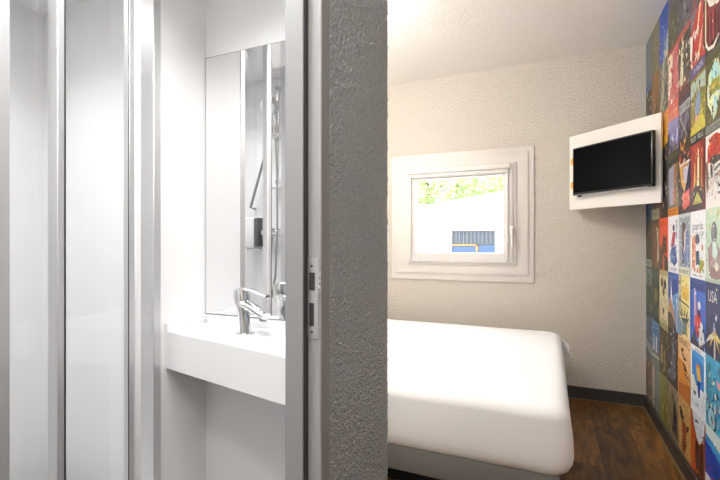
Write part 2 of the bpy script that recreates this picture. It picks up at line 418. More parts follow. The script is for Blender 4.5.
MB().use('chrome').tube([(bx-.030, by, CT+.130), (bx-.010, by, CT+.135), (bx+.03, by-.004, CT+.134), (bx+.07, by-.010, CT+.124), (bx+.092, by-.013, CT+.120)], [.014, .018, .013, .011, .0105], 20, squash=.38).build('lever', tp)

# ceiling lamps (housings for the lights at the top; shower, bed and hall ones are added)
def ceil_light(x, y, z, r, label):
    o = tag(empty('ceiling_light', (x, y, z)), label, 'ceiling light')
    MB().use('white_plastic').tube([(x, y, z), (x, y, z-.03)], r+.02, 40).build('housing', o)
    MB().use('lampmat').tube([(x, y, z-.03), (x, y, z-.045)], [r, r*.95], 40).build('diffuser', o)
ceil_light(-.78, .56, HB, .23, 'round white ceiling light in the bathroom')
ceil_light(-1.62, .62, HB, .20, 'unseen round ceiling light added over the shower')
ceil_light(-1.2, 1.95, H, .21, 'unseen round white ceiling light added above the bed')
ceil_light(.08, -.35, H, .17, 'unseen round white ceiling light added in the entrance hall')

wl = tag(empty('wall_lamp', (XL, 2.55, 1.60)), 'small wall lamp at the head of the bed', 'wall lamp')
MB().use('white_plastic').box(XL, XL+.02, 2.45, 2.65, 1.52, 1.72, .004).build('back_plate', wl)
MB().use('alu').tube([(XL+.02, 2.55, 1.55), (XL+.12, 2.55, 1.55), (XL+.19, 2.55, 1.57)], .010, 12).build('arm', wl)
MB().use('white_plastic').tube([(XL+.19, 2.55, 1.565), (XL+.19, 2.55, 1.60)], [.03, .05], 24).build('lamp_holder', wl)
# ------------------------------------------------------------------ window
wn = st(empty('window_1', (-.65, YB, WZ0)), label='white framed square window with a wide white board surround')
def ring(key, x0, x1, z0, z1, t, y0, y1, bev=.003):
    """frame with border widths t=(left,right,bottom,top)"""
    l, r_, b, tt = t; q = bmesh.new(); V = {}
    for j, y in enumerate((y0, y1)):
        for i, (x, z) in enumerate(((x0, z0), (x1, z0), (x1, z1), (x0, z1), (x0+l, z0+b), (x1-r_, z0+b), (x1-r_, z1-tt), (x0+l, z1-tt))): V[j, i] = q.verts.new((x, y, z))
    for i in range(4):
        k = (i+1) % 4
        for f in (((0, i), (0, k), (0, k+4), (0, i+4)), ((1, i+4), (1, k+4), (1, k), (1, i)), ((0, i), (1, i), (1, k), (0, k)), ((0, i+4), (0, k+4), (1, k+4), (1, i+4))): q.faces.new([V[v] for v in f])
    bmesh.ops.recalc_face_normals(q, faces=q.faces[:])
    if bev: bmesh.ops.bevel(q, geom=[e for e in q.edges if e.calc_face_angle(0) > 1], offset=bev, segments=2, affect='EDGES', profile=.5)
    m = MB().use(key); m.merge(q)
    return m
ring('trimw', -1.255, -.117, .828, 1.872, (.18, .15, .15, .14), YB-.014, YB+.0).build('surround_board', wn)
ring('trimw', -1.207, -.158, .883, 1.831, (.13, .10, .09, .09), YB-.026, YB-.012).build('surround_panel', wn)
ring('pvc', -1.101, -.2415, .957, 1.752, (.05, .05, .055, .045), YB-.040, YB+.07).build('frame', wn)
sash = ring('pvc', -1.083, -.264, .977, 1.735, (.054, .0735, .078, .079), YB-.058, YB+.02, .006).build('sash', wn)
MB().use('glass').box(-1.030, -.337, YB-.016, YB-.010, 1.054, 1.657).build('pane', sash)
hd = MB().use('pvc').box(-.284, -.256, YB-.070, YB-.055, 1.18, 1.26, .006, 3).tube([(-.270, YB-.065, 1.235), (-.270, YB-.090, 1.232), (-.268, YB-.096, 1.20), (-.264, YB-.096, 1.10)], [.010, .010, .011, .009], 14).build('handle', wn)
bl = tag(empty('roller_blind', (-.66, YB-.06, 1.72)), 'rolled-up white blind cassette across the top of the window', 'roller blind')
MB().use('pvc').box(-1.100, -.281, YB-.100, YB-.058, 1.697, 1.742, .010, 3).build('cassette', bl)
MB().use('pvc').box(-1.080, -.296, YB-.085, YB-.070, 1.668, 1.697, .004, 2).build('bottom_bar', bl)
for xx in (-1.083, -.316): MB().use('pvc').box(xx, xx+.020, YB-.076, YB-.058, .985, 1.698, .004, 2).build('side_rail', bl)

# ------------------------------------------------------------------ bed
bed = tag(empty('bed', (-.95, 2.5, 0)), 'low double bed under a tight white fitted sheet below the window', 'bed')
def mattress():
    x0, x1, y0, y1, z0, z1 = -1.98, .080, 1.735, 3.33, .252, .520
    cx, cy, hx, hy = (x0+x1)/2, (y0+y1)/2, (x1-x0)/2, (y1-y0)/2
    m = MB().use('sheet'); rings = []
    prof = []   # (inset, z)
    for k in range(5):
        a = k/4*PI/2; prof.append((.048-.048*math.sin(a), z0+.07-.07*math.cos(a)))
    for k in range(1, 5): t = k/5; prof.append((.012*t*t, z0+.07+(z1-.055-z0-.07)*t))
    for k in range(9):
        a = k/8*PI/2; prof.append((.012+.060*(1-math.cos(a)), z1-.055+.050*math.sin(a)))
    prof += [(.12, z1-.003), (.22, z1-.001), (.40, z1), (.62, z1+.001)]
    K = 10; segs = 16
    for ins, z in prof:
        r = max(.085-ins*.2, .03); ax, ay = hx-ins, hy-ins; rg = []
        for (sx, sy, a0) in ((1, 1, 0), (-1, 1, PI/2), (-1, -1, PI), (1, -1, 3*PI/2)):
            for k in range(K+1):
                a = a0+k/K*PI/2; rg.append((cx+sx*(ax-r)+r*math.cos(a), cy+sy*(ay-r)+r*math.sin(a), z))
            # straight run to the next corner
            nx = {(1, 1): (-1, 1), (-1, 1): (-1, -1), (-1, -1): (1, -1), (1, -1): (1, 1)}[(sx, sy)]
            pa = Vector(rg[-1]); a = a0+PI/2
            pb = Vector((cx+nx[0]*(ax-r)+r*math.cos(a), cy+nx[1]*(ay-r)+r*math.sin(a), z))
            for k in range(1, segs): q = pa.lerp(pb, k/segs); rg.append(tuple(q))
        out = []
        for (x, y, zz) in rg:
            n_ = noise.noise(Vector((x*2.3, y*2.3, zz*4)))*.004
            out.append(m.bm.verts.new((x+n_*.6, y+n_, zz+n_*.35)))
        rings.append(out)
    n = len(rings[0])
    for r0, r1 in zip(rings, rings[1:]):
        for k in range(n): m._f([r0[k], r0[(k+1) % n], r1[(k+1) % n], r1[k]])
    m._f(rings[0][::-1]); m._f(rings[-1])
    return m.build('mattress', bed, angle=80)
mt = mattress()
# loose gathered corner of the sheet at the far foot corner
m = MB().use('sheet'); g = []
for i in range(9):
    row = []
    for j in range(9):
        u, v = i/8, j/8
        row.append(m.bm.verts.new((.050+.085*u*(.6+.4*v)+.006*math.sin(v*14), 3.27-.10*u+.012*math.sin(u*9+v*5),   .490-.03*u-.13*v*(.5+.5*u))))
    g.append(row)
for i in range(8):
    for j in range(8): m._f([g[i][j], g[i+1][j], g[i+1][j+1], g[i][j+1]])
o = m.build('sheet_corner', mt); so_ = o.modifiers.new('t', 'SOLIDIFY'); so_.thickness = .004
m = MB().use('bedbase').box(-1.95, .030, 1.755, 3.30, .155, .262, .004, 2); m.build('bed_frame', bed)
MB().use('black').box(-1.85, -.06, 1.95, 3.2, 0, .156).build('plinth', bed)

# ------------------------------------------------------------------ television in the corner
tvn = Vector((-.692, -.722, 0)); tvd = Vector((.7217, -.6918, 0)); P0 = Vector((.12, 3.40, 0))
def tvbox(mb, s0, s1, t0, t1, z0, z1, bev=0):
    t = bmesh.new(); bmesh.ops.create_cube(t, size=1)
    for v in t.verts: v.co = Vector(((s0+s1)/2+v.co.x*(s1-s0), (t0+t1)/2+v.co.y*(t1-t0), (z0+z1)/2+v.co.z*(z1-z0)))
    if bev: bmesh.ops.bevel(t, geom=t.edges[:], offset=bev, segments=2, affect='EDGES', profile=.5)
    mtx = Matrix(((tvd.x, tvn.x, 0, P0.x), (tvd.y, tvn.y, 0, P0.y), (0, 0, 1, 0), (0, 0, 0, 1)))
    return mb.merge(t, mtx)
bd = tag(empty('corner_board', P0+tvd*.32+Vector((0, 0, 1.37))), 'white tilted board across the room corner behind the television', 'wall panel')
tvbox(MB().use('board'), 0, .636, -.018, 0, 1.368, 1.888, .0015).build('board', bd)
m = MB().use('board'); pts = [P0+tvd*.03-tvn*.018, P0+tvd*.606-tvn*.018, Vector((XR-.004, 3.02, 0)), Vector((XR-.004, 3.49, 0)), Vector((.17, 3.49, 0))]
m.prism([(p.x, p.y) for p in pts[:2]]+[(.588, 3.10), (.588, 3.497), (.20, 3.497)], 1.40, 1.86)
m.build('mounting_box', bd)
for zc in (1.708, 1.540):
    m = MB().use('orange'); c = P0+tvd*.047+Vector((0, 0, zc))
    m.tube([c, c+tvn*.0012], .034, 32); m.build('orange_disc', bd)
tv = tag(empty('television', P0+tvd*.36+tvn*.03+Vector((0, 0, 1.46))), 'flat black television mounted on the white corner board', 'television')
tvbox(MB().use('tvblack'), .072, .622, .022, .050, 1.461, 1.787, .004).build('housing', tv)
tvbox(MB().use('screen'), .081, .613, .050, .0508, 1.478, 1.777).build('screen', tv)
tvbox(MB().use('tvblack'), .16, .55, 0, .022, 1.52, 1.73).build('wall_bracket', tv)
tvbox(MB().use('silver'), .085, .59, .048, .0515, 1.459, 1.4635).build('chin_trim', tv)
tvbox(MB().use('tvblack'), .105, .13, .030, .048, 1.448, 1.462, .002).build('sensor', tv)

# ------------------------------------------------------------------ poster mural
VC = bpy.data.materials.new('printed_posters'); VC.use_nodes = True
_n = VC.node_tree; _a = _n.nodes.new('ShaderNodeVertexColor'); _a.layer_name = 'Col'
_n.links.new(_a.outputs[0], _n.nodes['Principled BSDF'].inputs['Base Color']); _n.nodes['Principled BSDF'].inputs['Roughness'].default_value = .38

PW, PH = .2115, .305
mural = tag(empty('poster_mural', (XR, 2.6, .06)), 'wall covering printed with a grid of colourful vintage travel posters', 'mural')
glyph_cache = {}
def glyph(text):
    if text in glyph_cache: return glyph_cache[text]
    cu = bpy.data.curves.new('g', 'FONT'); cu.body = text; cu.size = 1; cu.resolution_u = 2
    o = bpy.data.objects.new('g', cu); C.objects.link(o); bpy.context.view_layer.update()
    me = bpy.data.meshes.new_from_object(o.evaluated_get(bpy.context.evaluated_depsgraph_get()))
    vs = [(v.co.x, v.co.y) for v in me.vertices]; fs = [tuple(p.vertices) for p in me.polygons]
    bpy.data.objects.remove(o); bpy.data.meshes.remove(me)
    glyph_cache[text] = (vs, fs); return vs, fs

def poster(c, r, bg, shapes, label=None):
    """c: column from the corner, r: row from the ceiling; shapes in u (left-right), v (bottom-top), 0..1"""
    y1 = 3.5238-PW*c if c else YB-.001; y1 = min(y1, YB-.001); y0 = 3.5238-PW*(c+1)
    yl = 3.5238-PW*c; z1 = 2.50-PH*r-.0005*(r == 0); z0 = 2.50-PH*(r+1)
    verts, faces, cols = [], [], []; X0 = XR-.0012
    def P(u, v, k): return (X0-.00018*k, min(yl-u*PW, YB-.001), z0+min(max(v, 0), 1)*(z1-z0))
    def add(pts, col, k):
        pts = [(min(max(u, 0), 1), min(max(v, 0), 1)) for u, v in pts]
        i = len(verts); verts.extend(P(u, v, k) for u, v in pts); faces.append(tuple(range(i, i+len(pts)))); cols.append(lin(col))
    # sheet itself, with real thickness
    i = len(verts); verts.extend([P(0, 0, 0), P(1, 0, 0), P(1, 1, 0), P(0, 1, 0)]); verts.extend([(XR, v[1], v[2]) for v in verts[i:i+4]])
    for f in ((0, 1, 2, 3), (7, 6, 5, 4), (0, 4, 5, 1), (1, 5, 6, 2), (2, 6, 7, 3), (3, 7, 4, 0)): faces.append(f); cols.append(lin(bg))
    rnd = random.Random(c*31+r*7+1)
    pc = [q_[-1] if q_[0] in 'rep' else None for q_ in shapes]; pc = [q_ for q_ in pc if isinstance(q_, str)]+[x_ for q_ in shapes if q_[0] == 'n' for x_ in q_[6]]+[bg]
    fine = []
    for q_ in rnd.choices(pc+[bg]*len(pc), k=16):
        v_ = [int(q_[i_:i_+2], 16) for i_ in (1, 3, 5)]; g_ = rnd.choice((.6, .75, 1.15, 1.3))
        fine.append('#%02x%02x%02x' % tuple(min(255, int(t_*g_+8*(g_ > 1))) for t_ in v_))
    busy = 16 if len([1 for q_ in shapes if q_[0] == 'n']) == 0 else 34
    if (c, r) in ((5, 5), (6, 5), (4, 6), (5, 6)): busy = 8
    cut = min([i_ for i_, q_ in enumerate(shapes) if q_[0] in 'tw'] or [len(shapes)])
    shapes = shapes[:cut]+[('n', busy, .04, .12, .96, .94, fine, .026)]+shapes[cut:] if shapes else shapes
    k = 0
    for s in shapes:
        k += 1; t = s[0]
        if t == 'r': _, a, b, cc, d, col = s; add([(a, b), (cc, b), (cc, d), (a, d)], col, k)
        elif t == 'p': add(s[1], s[2], k)
        elif t == 'e':
            _, cu, cv, ru, rv, col = s; add([(cu+ru*math.cos(2*PI*q/22), cv+rv*math.sin(2*PI*q/22)) for q in range(22)], col, k)
        elif t == 't':
            _, txt, u, v, h, col = s[:6]; vs, fs = glyph(txt); wmax = max(a for a, b in vs); W = s[6] if len(s) > 6 else None
            sx = (W/wmax) if W else h*PH/PW
            i = len(verts); verts.extend(P(u+a*sx, v+b*h/.7, k) for a, b in vs)
            for f in fs: faces.append(tuple(i+q for q in f)); cols.append(lin(col))
        elif t == 'w':      # a line of unreadable lettering: u, v, width, height, colour
            _, u, v, W, h, col = s; n = max(3, int(W/.085)); st_ = W/n
            for q in range(n):
                if rnd.random() < .1: continue
                a = u+q*st_; bw = st_*.22
                add([(a, v), (a+bw, v), (a+bw, v+h), (a, v+h)], col, k)
                kind = rnd.randrange(4)
                if kind != 0: add([(a+bw, v+h*.8), (a+st_*.7, v+h*.8), (a+st_*.7, v+h), (a+bw, v+h)], col, k)
                if kind in (1, 3): add([(a+st_*.5, v), (a+st_*.7, v), (a+st_*.7, v+h*.8), (a+st_*.5, v+h*.8)], col, k)
                if kind in (2, 0): add([(a+bw, v), (a+st_*.7, v), (a+st_*.7, v+h*.2), (a+bw, v+h*.2)], col, k)
        elif t == 'n':      # scattered illustrated detail: count, box, colours, size
            _, n, a, b, cc, d, cl, sz = s
            for q in range(n):
                cu, cv = rnd.uniform(a, cc), rnd.uniform(b, d); ang = rnd.uniform(0, PI); m_ = rnd.randint(4, 6)
                el = rnd.uniform(1, 2.2); pts = []
                for w_ in range(m_):
                    th = 2*PI*w_/m_+rnd.uniform(-.3, .3); rr = sz*rnd.uniform(.5, 1.1)
                    x_, y_ = rr*math.cos(th)*el*.8, rr*math.sin(th)/el
                    pts.append((cu+(x_*math.cos(ang)-y_*math.sin(ang))*1.3, cv+x_*math.sin(ang)+y_*math.cos(ang)))
                add(pts, rnd.choice(cl), k+q*.03)
            k += 1
    me = bpy.data.meshes.new('poster'); me.from_pydata(verts, [], faces)
    at = me.color_attributes.new('Col', 'FLOAT_COLOR', 'CORNER')
    data = []
    for f, cl in zip(faces, cols): data.extend((*cl, 1)*len(f))
    at.data.foreach_set('color', data); me.materials.append(VC)
    # every layer faces the room
    bm = bmesh.new(); bm.from_mesh(me)
    bad = [f for f in bm.faces[6:] if f.normal.x > 0] if False else []
    bm.free()
    o = bpy.data.objects.new('poster', me); C.objects.link(o); o.parent = mural; o.matrix_parent_inverse = mural.matrix_world.inverted()
    if label: o['label'] = label
    return o

PS = {}
# ---- column 6 (nearest in the picture)
PS[6,1] = ('#3a3836', [('p', [(0,1),(1,1),(1,.55),(0,.62)], '#8a3a3a'), ('p', [(0,.95),(.25,.72),(.7,.62),(1,.66),(1,.9),(.7,.84),(.45,.86),(.2,1),(0,1)], '#efe6d8'),
  ('p', [(.3,.92),(.6,.74),(1,.72),(1,.86),(.75,.92),(.5,1),(.35,1)], '#454458'), ('r', .08,.2,.8,.62,'#7d2f38'), ('r', .16,.2,.22,.6,'#45262b'), ('r', .34,.2,.4,.6,'#45262b'), ('r', .54,.2,.6,.6,'#45262b'), ('r',.7,.2,.76,.6,'#45262b'),
  ('r', .25,.2,.3,.58,'#a83a44'), ('r', .44,.22,.5,.6,'#b5434c'), ('p', [(.02,.25),(.2,.14),(.5,.1),(.8,.2),(.75,.22),(.5,.15),(.2,.19),(.06,.32)], '#e8dccc'), ('p', [(0,.3),(.08,.3),(.08,1),(0,1)], '#d9c39a'), ('r', 0,0,1,.09,'#55503a')], 'dark red poster with a white sweep')
PS[6,2] = ('#5d5526', [('p', [(.1,.62),(.2,.82),(.38,.86),(.55,.95),(.72,.9),(.85,.7),(.8,.45),(.62,.22),(.45,.16),(.3,.3),(.12,.42)], '#c9ddc0'), ('e', .5,.8,.2,.1,'#a8dcd8'), ('e', .62,.7,.16,.08,'#a8dcd8'),
  ('p', [(.2,.6),(.4,.7),(.8,.66),(.8,.5),(.5,.52),(.3,.46)], '#9a9a3e'), ('n', 14,.2,.5,.8,.7,['#c8a838','#7d8a3a','#e0c060'],.035), ('p', [(.16,.5),(.6,.5),(.78,.44),(.5,.26),(.3,.34)], '#e4e6b4'), ('p', [(.45,.5),(.7,.42),(.58,.25),(.48,.3)], '#b7dfe4'),
  ('n', 10,0,.1,1,.95,['#6d6330','#4a441f'],.05), ('r', 0,0,1,.13,'#4d4f4b'), ('w', .06,.075,.86,.04,'#b8bab4'), ('w', .06,.02,.86,.04,'#b8bab4')], 'dark olive poster with a pale landscape seen through a cave')
PS[6,3] = ('#eee8e2', [('p', [(.12,.62),(.12,.8),(.3,.95),(.6,.97),(.9,.9),(1,.78),(1,.7),(.6,.66),(.35,.6)], '#c9432c'), ('n', 22,.2,.64,.95,.92,['#e8743c','#a52c22','#f09a50','#d9402e','#7a2a20'],.05), ('p', [(.25,.64),(.45,.68),(1,.66),(1,.6),(.4,.56)], '#4c4540'),
  ('n', 10,.2,.56,1,.68,['#3d3935','#776f68','#5c544e'],.04), ('p', [(.3,.58),(.42,.6),(.42,.4),(.3,.4)], '#5b5552'), ('p', [(.5,.5),(1,.58),(1,.55),(.5,.47)], '#4e4946'), ('p', [(.5,.42),(1,.47),(1,.44),(.5,.39)], '#635a55'), ('n', 14,.35,.34,1,.6,['#d8a8a0','#e9c9bf','#cfd9dc','#b98880'],.045),
  ('p', [(.04,.62),(.14,.66),(.2,.28),(.1,.2),(.06,.4)], '#8f6a5a'), ('n', 12,.2,.2,.7,.45,['#cfd4d6','#e5c8c2','#f4f2ee'],.04),
  ('r', .86,.08,.93,.34,'#4d5260'), ('r', .76,.25,1,.28,'#4d5260'), ('r', .76,.16,1,.19,'#4d5260'), ('r', .76,.25,.8,.31,'#4d5260')], 'white poster with a red shape and a dark symbol')
PS[6,4] = ('#c5dbc4', [('n', 24,0,.7,1,1,['#d6d7ac','#b9cfae','#e2dfc0','#c9c493'],.07), ('n', 16,0,.05,1,.7,['#b8dccb','#d3e6d5','#a9cdbb'],.07), ('e', .5,.66,.16,.15,'#76767a'), ('e', .46,.7,.07,.09,'#93908f'), ('p', [(.38,.55),(.6,.52),(.8,.45),(.9,.3),(.95,.12),(.7,.1),(.5,.25),(.4,.1),(.2,.2),(.16,.45)], '#b39c9c'),
  ('p', [(.42,.55),(.6,.54),(.7,.4),(.55,.28),(.42,.36)], '#cfe6d8'), ('p', [(.2,.45),(.36,.4),(.42,.2),(.6,.12),(.4,.05),(.22,.1)], '#a98a8c'), ('e', .6,.13,.3,.08,'#9a7e80'), ('e', .66,.22,.1,.06,'#e6e2cf'), ('r', 0,0,1,.05,'#bcd0bc'), ('w', .1,.012,.8,.028,'#93a596')], 'pale mint green poster with a grey-hooded figure')
PS[6,5] = ('#3a4268', [('p', [(0,0),(1,0),(1,.3),(0,.4)], '#2e3152'), ('n', 14,0,.2,1,.95,['#414b78','#343b60','#4a527c'],.08), ('t','USA',.16,.74,.15,'#e6e4e0',.5), ('p', [(.56,.54),(.62,.6),(.68,.56),(.62,.5)], '#dfe2ea'), ('r', .50,.0,.58,.4,'#cdc7c4'), ('p', [(.44,.34),(.64,.34),(.6,.42),(.48,.42)], '#a9a7b4'),
  ('e', .54,.30,.18,.05,'#d9b25c'), ('p', [(.54,.28),(.1,.2),(.3,.3)], '#ecdca0'), ('p', [(.54,.3),(1,.2),(.95,.24),(.7,.34)], '#ecdca0'), ('p', [(.5,.28),(.28,.12),(.42,.3)], '#e8c468'), ('p', [(.56,.28),(.84,.1),(.66,.3)], '#e8c468'), ('p', [(.0,.14),(.5,.28),(.44,.33)], '#c7cfd0'), ('n', 5,.4,.24,.7,.33,['#f6e6a4','#e3a93e'],.03), ('r', .52,.4,.56,.48,'#aac3e4')], 'navy poster with a glowing torch tower')
PS[6,6] = ('#3fa7cf', [('n', 26,0,.1,1,.95,['#57b9dc','#2c8fc0','#8fd3e0','#3f6f96','#6cc4dc'],.07), ('p', [(.05,.9),(.3,.92),(.34,.5),(.2,.1),(.05,.1)], '#3e8fa8'), ('n', 22,.05,.1,.5,.8,['#2b5a72','#e9e4d4','#d8c04c','#1f7fa8','#a8d7c8','#9b5a4c'],.045), ('p', [(.6,.75),(1,.72),(1,.62),(.7,.65)], '#dca6b4'), ('n', 6,.6,.6,1,.78,['#e6b0b8','#c9d6e4'],.04),
  ('e', .38,.18,.26,.17,'#2b3f4e'), ('e', .38,.18,.21,.135,'#8dc3d2'), ('e', .38,.18,.05,.035,'#2b3f4e'), ('n', 16,.3,.05,1,.4,['#efe8dc','#cf4a3c','#d9dfe0','#4a5a64','#a9b4b4'],.045), ('n', 8,.5,.35,.9,.55,['#f1e6cf','#2e5c86'],.05), ('r', 0,0,1,.05,'#d6e4e4')], 'sky blue street scene poster with a wheel')
PS[6,7] = ('#1e4fb4', [('p', [(0,1),(1,1),(1,.82),(0,.9)], '#d5e3e2'), ('p', [(0,.9),(1,.82),(1,.7),(0,.8)], '#3aa0dc'), ('p', [(0,.8),(.4,.72),(1,.6),(1,.3),(0,.3)], '#1d46b2'), ('p', [(.3,.6),(1,.5),(1,.46),(.6,.5)], '#152f7c'), ('p', [(.0,.36),(.3,.36),(.4,.3),(1,.38),(1,.05),(0,.05)], '#e3dfe2'), ('n', 16,.1,.05,1,.38,['#c8262c','#a01a22','#f1ece8','#7d8796','#d83a3a'],.06), ('e', .6,.22,.3,.1,'#c9262c'), ('p', [(.4,.2),(.8,.27),(.82,.24),(.45,.16)], '#efeaea'), ('r', 0,0,1,.04,'#20242c')], 'cobalt blue poster with a red and white machine')
# ---- column 5
PS[5,0] = ('#5b5560', [('n', 20,0,0,1,1,['#6c6470','#45414a','#87808a','#3b3640'],.08), ('p', [(0,0),(.3,0),(1,.6),(1,.9)], '#8a4440')], 'mauve grey poster')
PS[5,1] = ('#bd3a34', [('p', [(0,1),(.5,1),(0,.72)], '#77707c'), ('p', [(.62,1),(.74,1),(.5,.62),(.42,.62)], '#e3c99a'), ('p', [(.75,.6),(.85,.64),(.6,.2),(.45,.2)], '#e0b08a'), ('n', 10,.1,.58,.55,.7,['#f1e9df','#e6d6cc'],.05), ('w', .1,.6,.5,.07,'#f3ede6'), ('n', 12,.1,.2,.7,.32,['#f1e6e0','#e8cfc6','#6a3a38'],.05), ('p', [(0,.32),(.12,.3),(.2,.62),(0,.7)], '#efe3d6'), ('p', [(.9,1),(1,1),(1,.2),(.9,.3)], '#3d3630'), ('r', 0,0,1,.17,'#5d567c'), ('w', .3,.05,.6,.07,'#bdb9d2')], 'red poster with white lettering over a purple caption')
PS[5,2] = ('#8c8138', [('p', [(0,.95),(1,.95),(1,.72),(.5,.8),(0,.7)], '#a8bcae'), ('n', 16,0,.6,1,.95,['#7d7440','#c3cbb8','#4e4a2a','#b8a54c'],.06), ('p', [(.35,.66),(.5,.76),(.68,.72),(.72,.4),(.4,.3),(.3,.4)], '#8496b8'), ('n', 18,0,.2,.35,.7,['#b79a28','#6e5c1c','#d8c24c','#8c5a3c'],.045), ('n', 14,.68,.2,1,.7,['#8c9a2c','#5a5a20','#c8bc3c'],.045), ('p', [(0,.2),(.4,.34),(.75,.45),(1,.24),(1,.14),(0,.14)], '#c6b83c'), ('e', .45,.36,.12,.04,'#d69a84'), ('r', 0,0,1,.15,'#3f3e36'), ('w', .08,.045,.34,.07,'#c6c6bc'), ('w', .55,.045,.36,.07,'#c6c6bc')], 'olive yellow poster with a blue archway')
PS[5,3] = ('#a4443a', [('n', 14,0,.78,1,1,['#cc5238','#8c3028','#d87a50'],.06), ('p', [(.42,.3),(.5,.9),(.58,.9),(.66,.3)], '#f0d898'), ('p', [(.48,.3),(.52,.88),(.56,.88),(.6,.3)], '#faf0c8'), ('p', [(.22,.3),(.28,.72),(.34,.72),(.38,.3)], '#e8b46c'), ('p', [(.7,.3),(.74,.75),(.78,.75),(.82,.3)], '#dc9a64'), ('r', .62,.3,.72,.72,'#7c2c2c'), ('p', [(0,0),(1,0),(1,.26),(.7,.36),(.3,.36),(0,.26)], '#4c3a3c'), ('p', [(.26,.14),(.36,.42),(.42,.42),(.46,.14)], '#3a4238'), ('p', [(.58,.14),(.64,.44),(.72,.4),(.8,.14)], '#3a4238'), ('p', [(.22,.12),(.5,.28),(.8,.12)], '#c9c06a'), ('r', .2,.1,.8,.14,'#a8a45a'), ('n', 10,.1,.1,.9,.3,['#8a8848','#3c3a34','#dccf8a'],.035), ('r', .9,0,1,1,'#7a3230')], 'brick red poster with pale vertical light beams')
PS[5,4] = ('#eeeef0', [('t','paris',.12,.72,.12,'#7b8090',.72), ('w', .35,.64,.6,.05,'#a3abb4'), ('p', [(.1,.6),(.3,.66),(.4,.4),(.3,.1),(.1,.2)], '#e0a07c'), ('e', .48,.58,.15,.08,'#5c6070'), ('n', 20,.15,.12,.9,.52,['#e68a5c','#f2c878','#dfe6ec','#7f8fae','#9bb07c','#e3b04c','#d06a50'],.05), ('e', .5,.42,.12,.06,'#f3f1f2'), ('p', [(.4,.4),(.6,.42),(.66,.22),(.4,.2)], '#4a5878'), ('r', .66,.14,.86,.28,'#9fb23c'), ('w', .15,.1,.66,.045,'#d8682c'), ('w', .2,.035,.6,.025,'#5c5470')], 'white poster with grey lettering and a sketched figure')
PS[5,5] = ('#3f6fcf', [('r', 0,.82,1,1,'#34509a'), ('w', .1,.85,.8,.08,'#24346a'), ('p', [(.24,.3),(.34,.72),(.4,.72),(.52,.3)], '#c06a80'), ('r', .28,.45,.36,.85,'#c9bdca'), ('n', 4,.2,.74,.4,.86,['#e8e2ee','#9a96c0'],.03), ('e', .62,.62,.1,.06,'#e8e4e0'), ('p', [(.42,.42),(.66,.56),(.74,.4),(.66,.22),(.5,.12),(.34,.28)], '#d9302a'), ('e', .6,.5,.07,.06,'#3b3030'), ('p', [(0,0),(.4,.3),(.3,.1),(1,.02),(1,0)], '#3c4048'), ('p', [(.7,.4),(.85,.38),(1,.1),(.6,.05)], '#d9dde2'), ('n', 16,.4,.02,1,.35,['#e9e9ec','#4e5668','#b0907c','#c9ced6','#2a3040'],.045), ('r', .0,0,.05,1,'#5a86dc')], 'royal blue poster with a tower and a red dress')
PS[5,6] = ('#ecedf0', [('r', .1,.42,.9,.92,'#2f86d8'), ('p', [(.1,.92),(.9,.92),(.9,.8),(.1,.86)], '#4aa4e6'), ('w', .35,.93,.4,.035,'#7c8894'), ('e', .55,.7,.13,.06,'#d88a30'), ('p', [(.42,.68),(.66,.72),(.74,.54),(.5,.5)], '#e4b23c'), ('p', [(.5,.52),(.66,.52),(.66,.24),(.54,.24)], '#1f3f94'), ('p', [(.1,.52),(.25,.56),(.42,.42),(.46,.2),(.1,.16)], '#dfe6da'), ('n', 12,.1,.2,.45,.5,['#a8b49a','#e6ead2','#7d9478'],.04), ('p', [(.1,.3),(.5,.26),(.9,.34),(.9,.06),(.1,.06)], '#e3eaf2'), ('n', 10,.15,.06,.85,.3,['#c3cfdc','#8c9cac','#f7f8fa'],.04), ('e', .34,.3,.08,.03,'#48586c'), ('w', .2,.12,.5,.03,'#5c6c7c')], 'blue and white winter sports poster with a golden figure')
PS[5,7] = ('#a8481c', [('p', [(.1,1),(.95,1),(.9,.78),(.62,.6),(.4,.66),(.18,.86)], '#d4dade'), ('n', 18,.2,.66,.85,1,['#8c98a4','#eceef0','#5c6670','#b4bcc4'],.04), ('p', [(.1,.9),(.3,.7),(.36,.1),(0,.1),(0,.9)], '#c4581c'), ('p', [(.36,.6),(.6,.58),(.66,0),(.4,0)], '#241a1c'), ('r', .48,.1,.54,.5,'#5c5a50'), ('p', [(.68,.6),(.86,.7),(.86,0),(.7,0)], '#3a1a14'), ('r', .88,0,1,.8,'#8c4630'), ('n', 10,0,0,.6,.2,['#c87a5c','#2a2424','#d8401c','#a8a8a0'],.045)], 'orange poster with a pale ship hull')
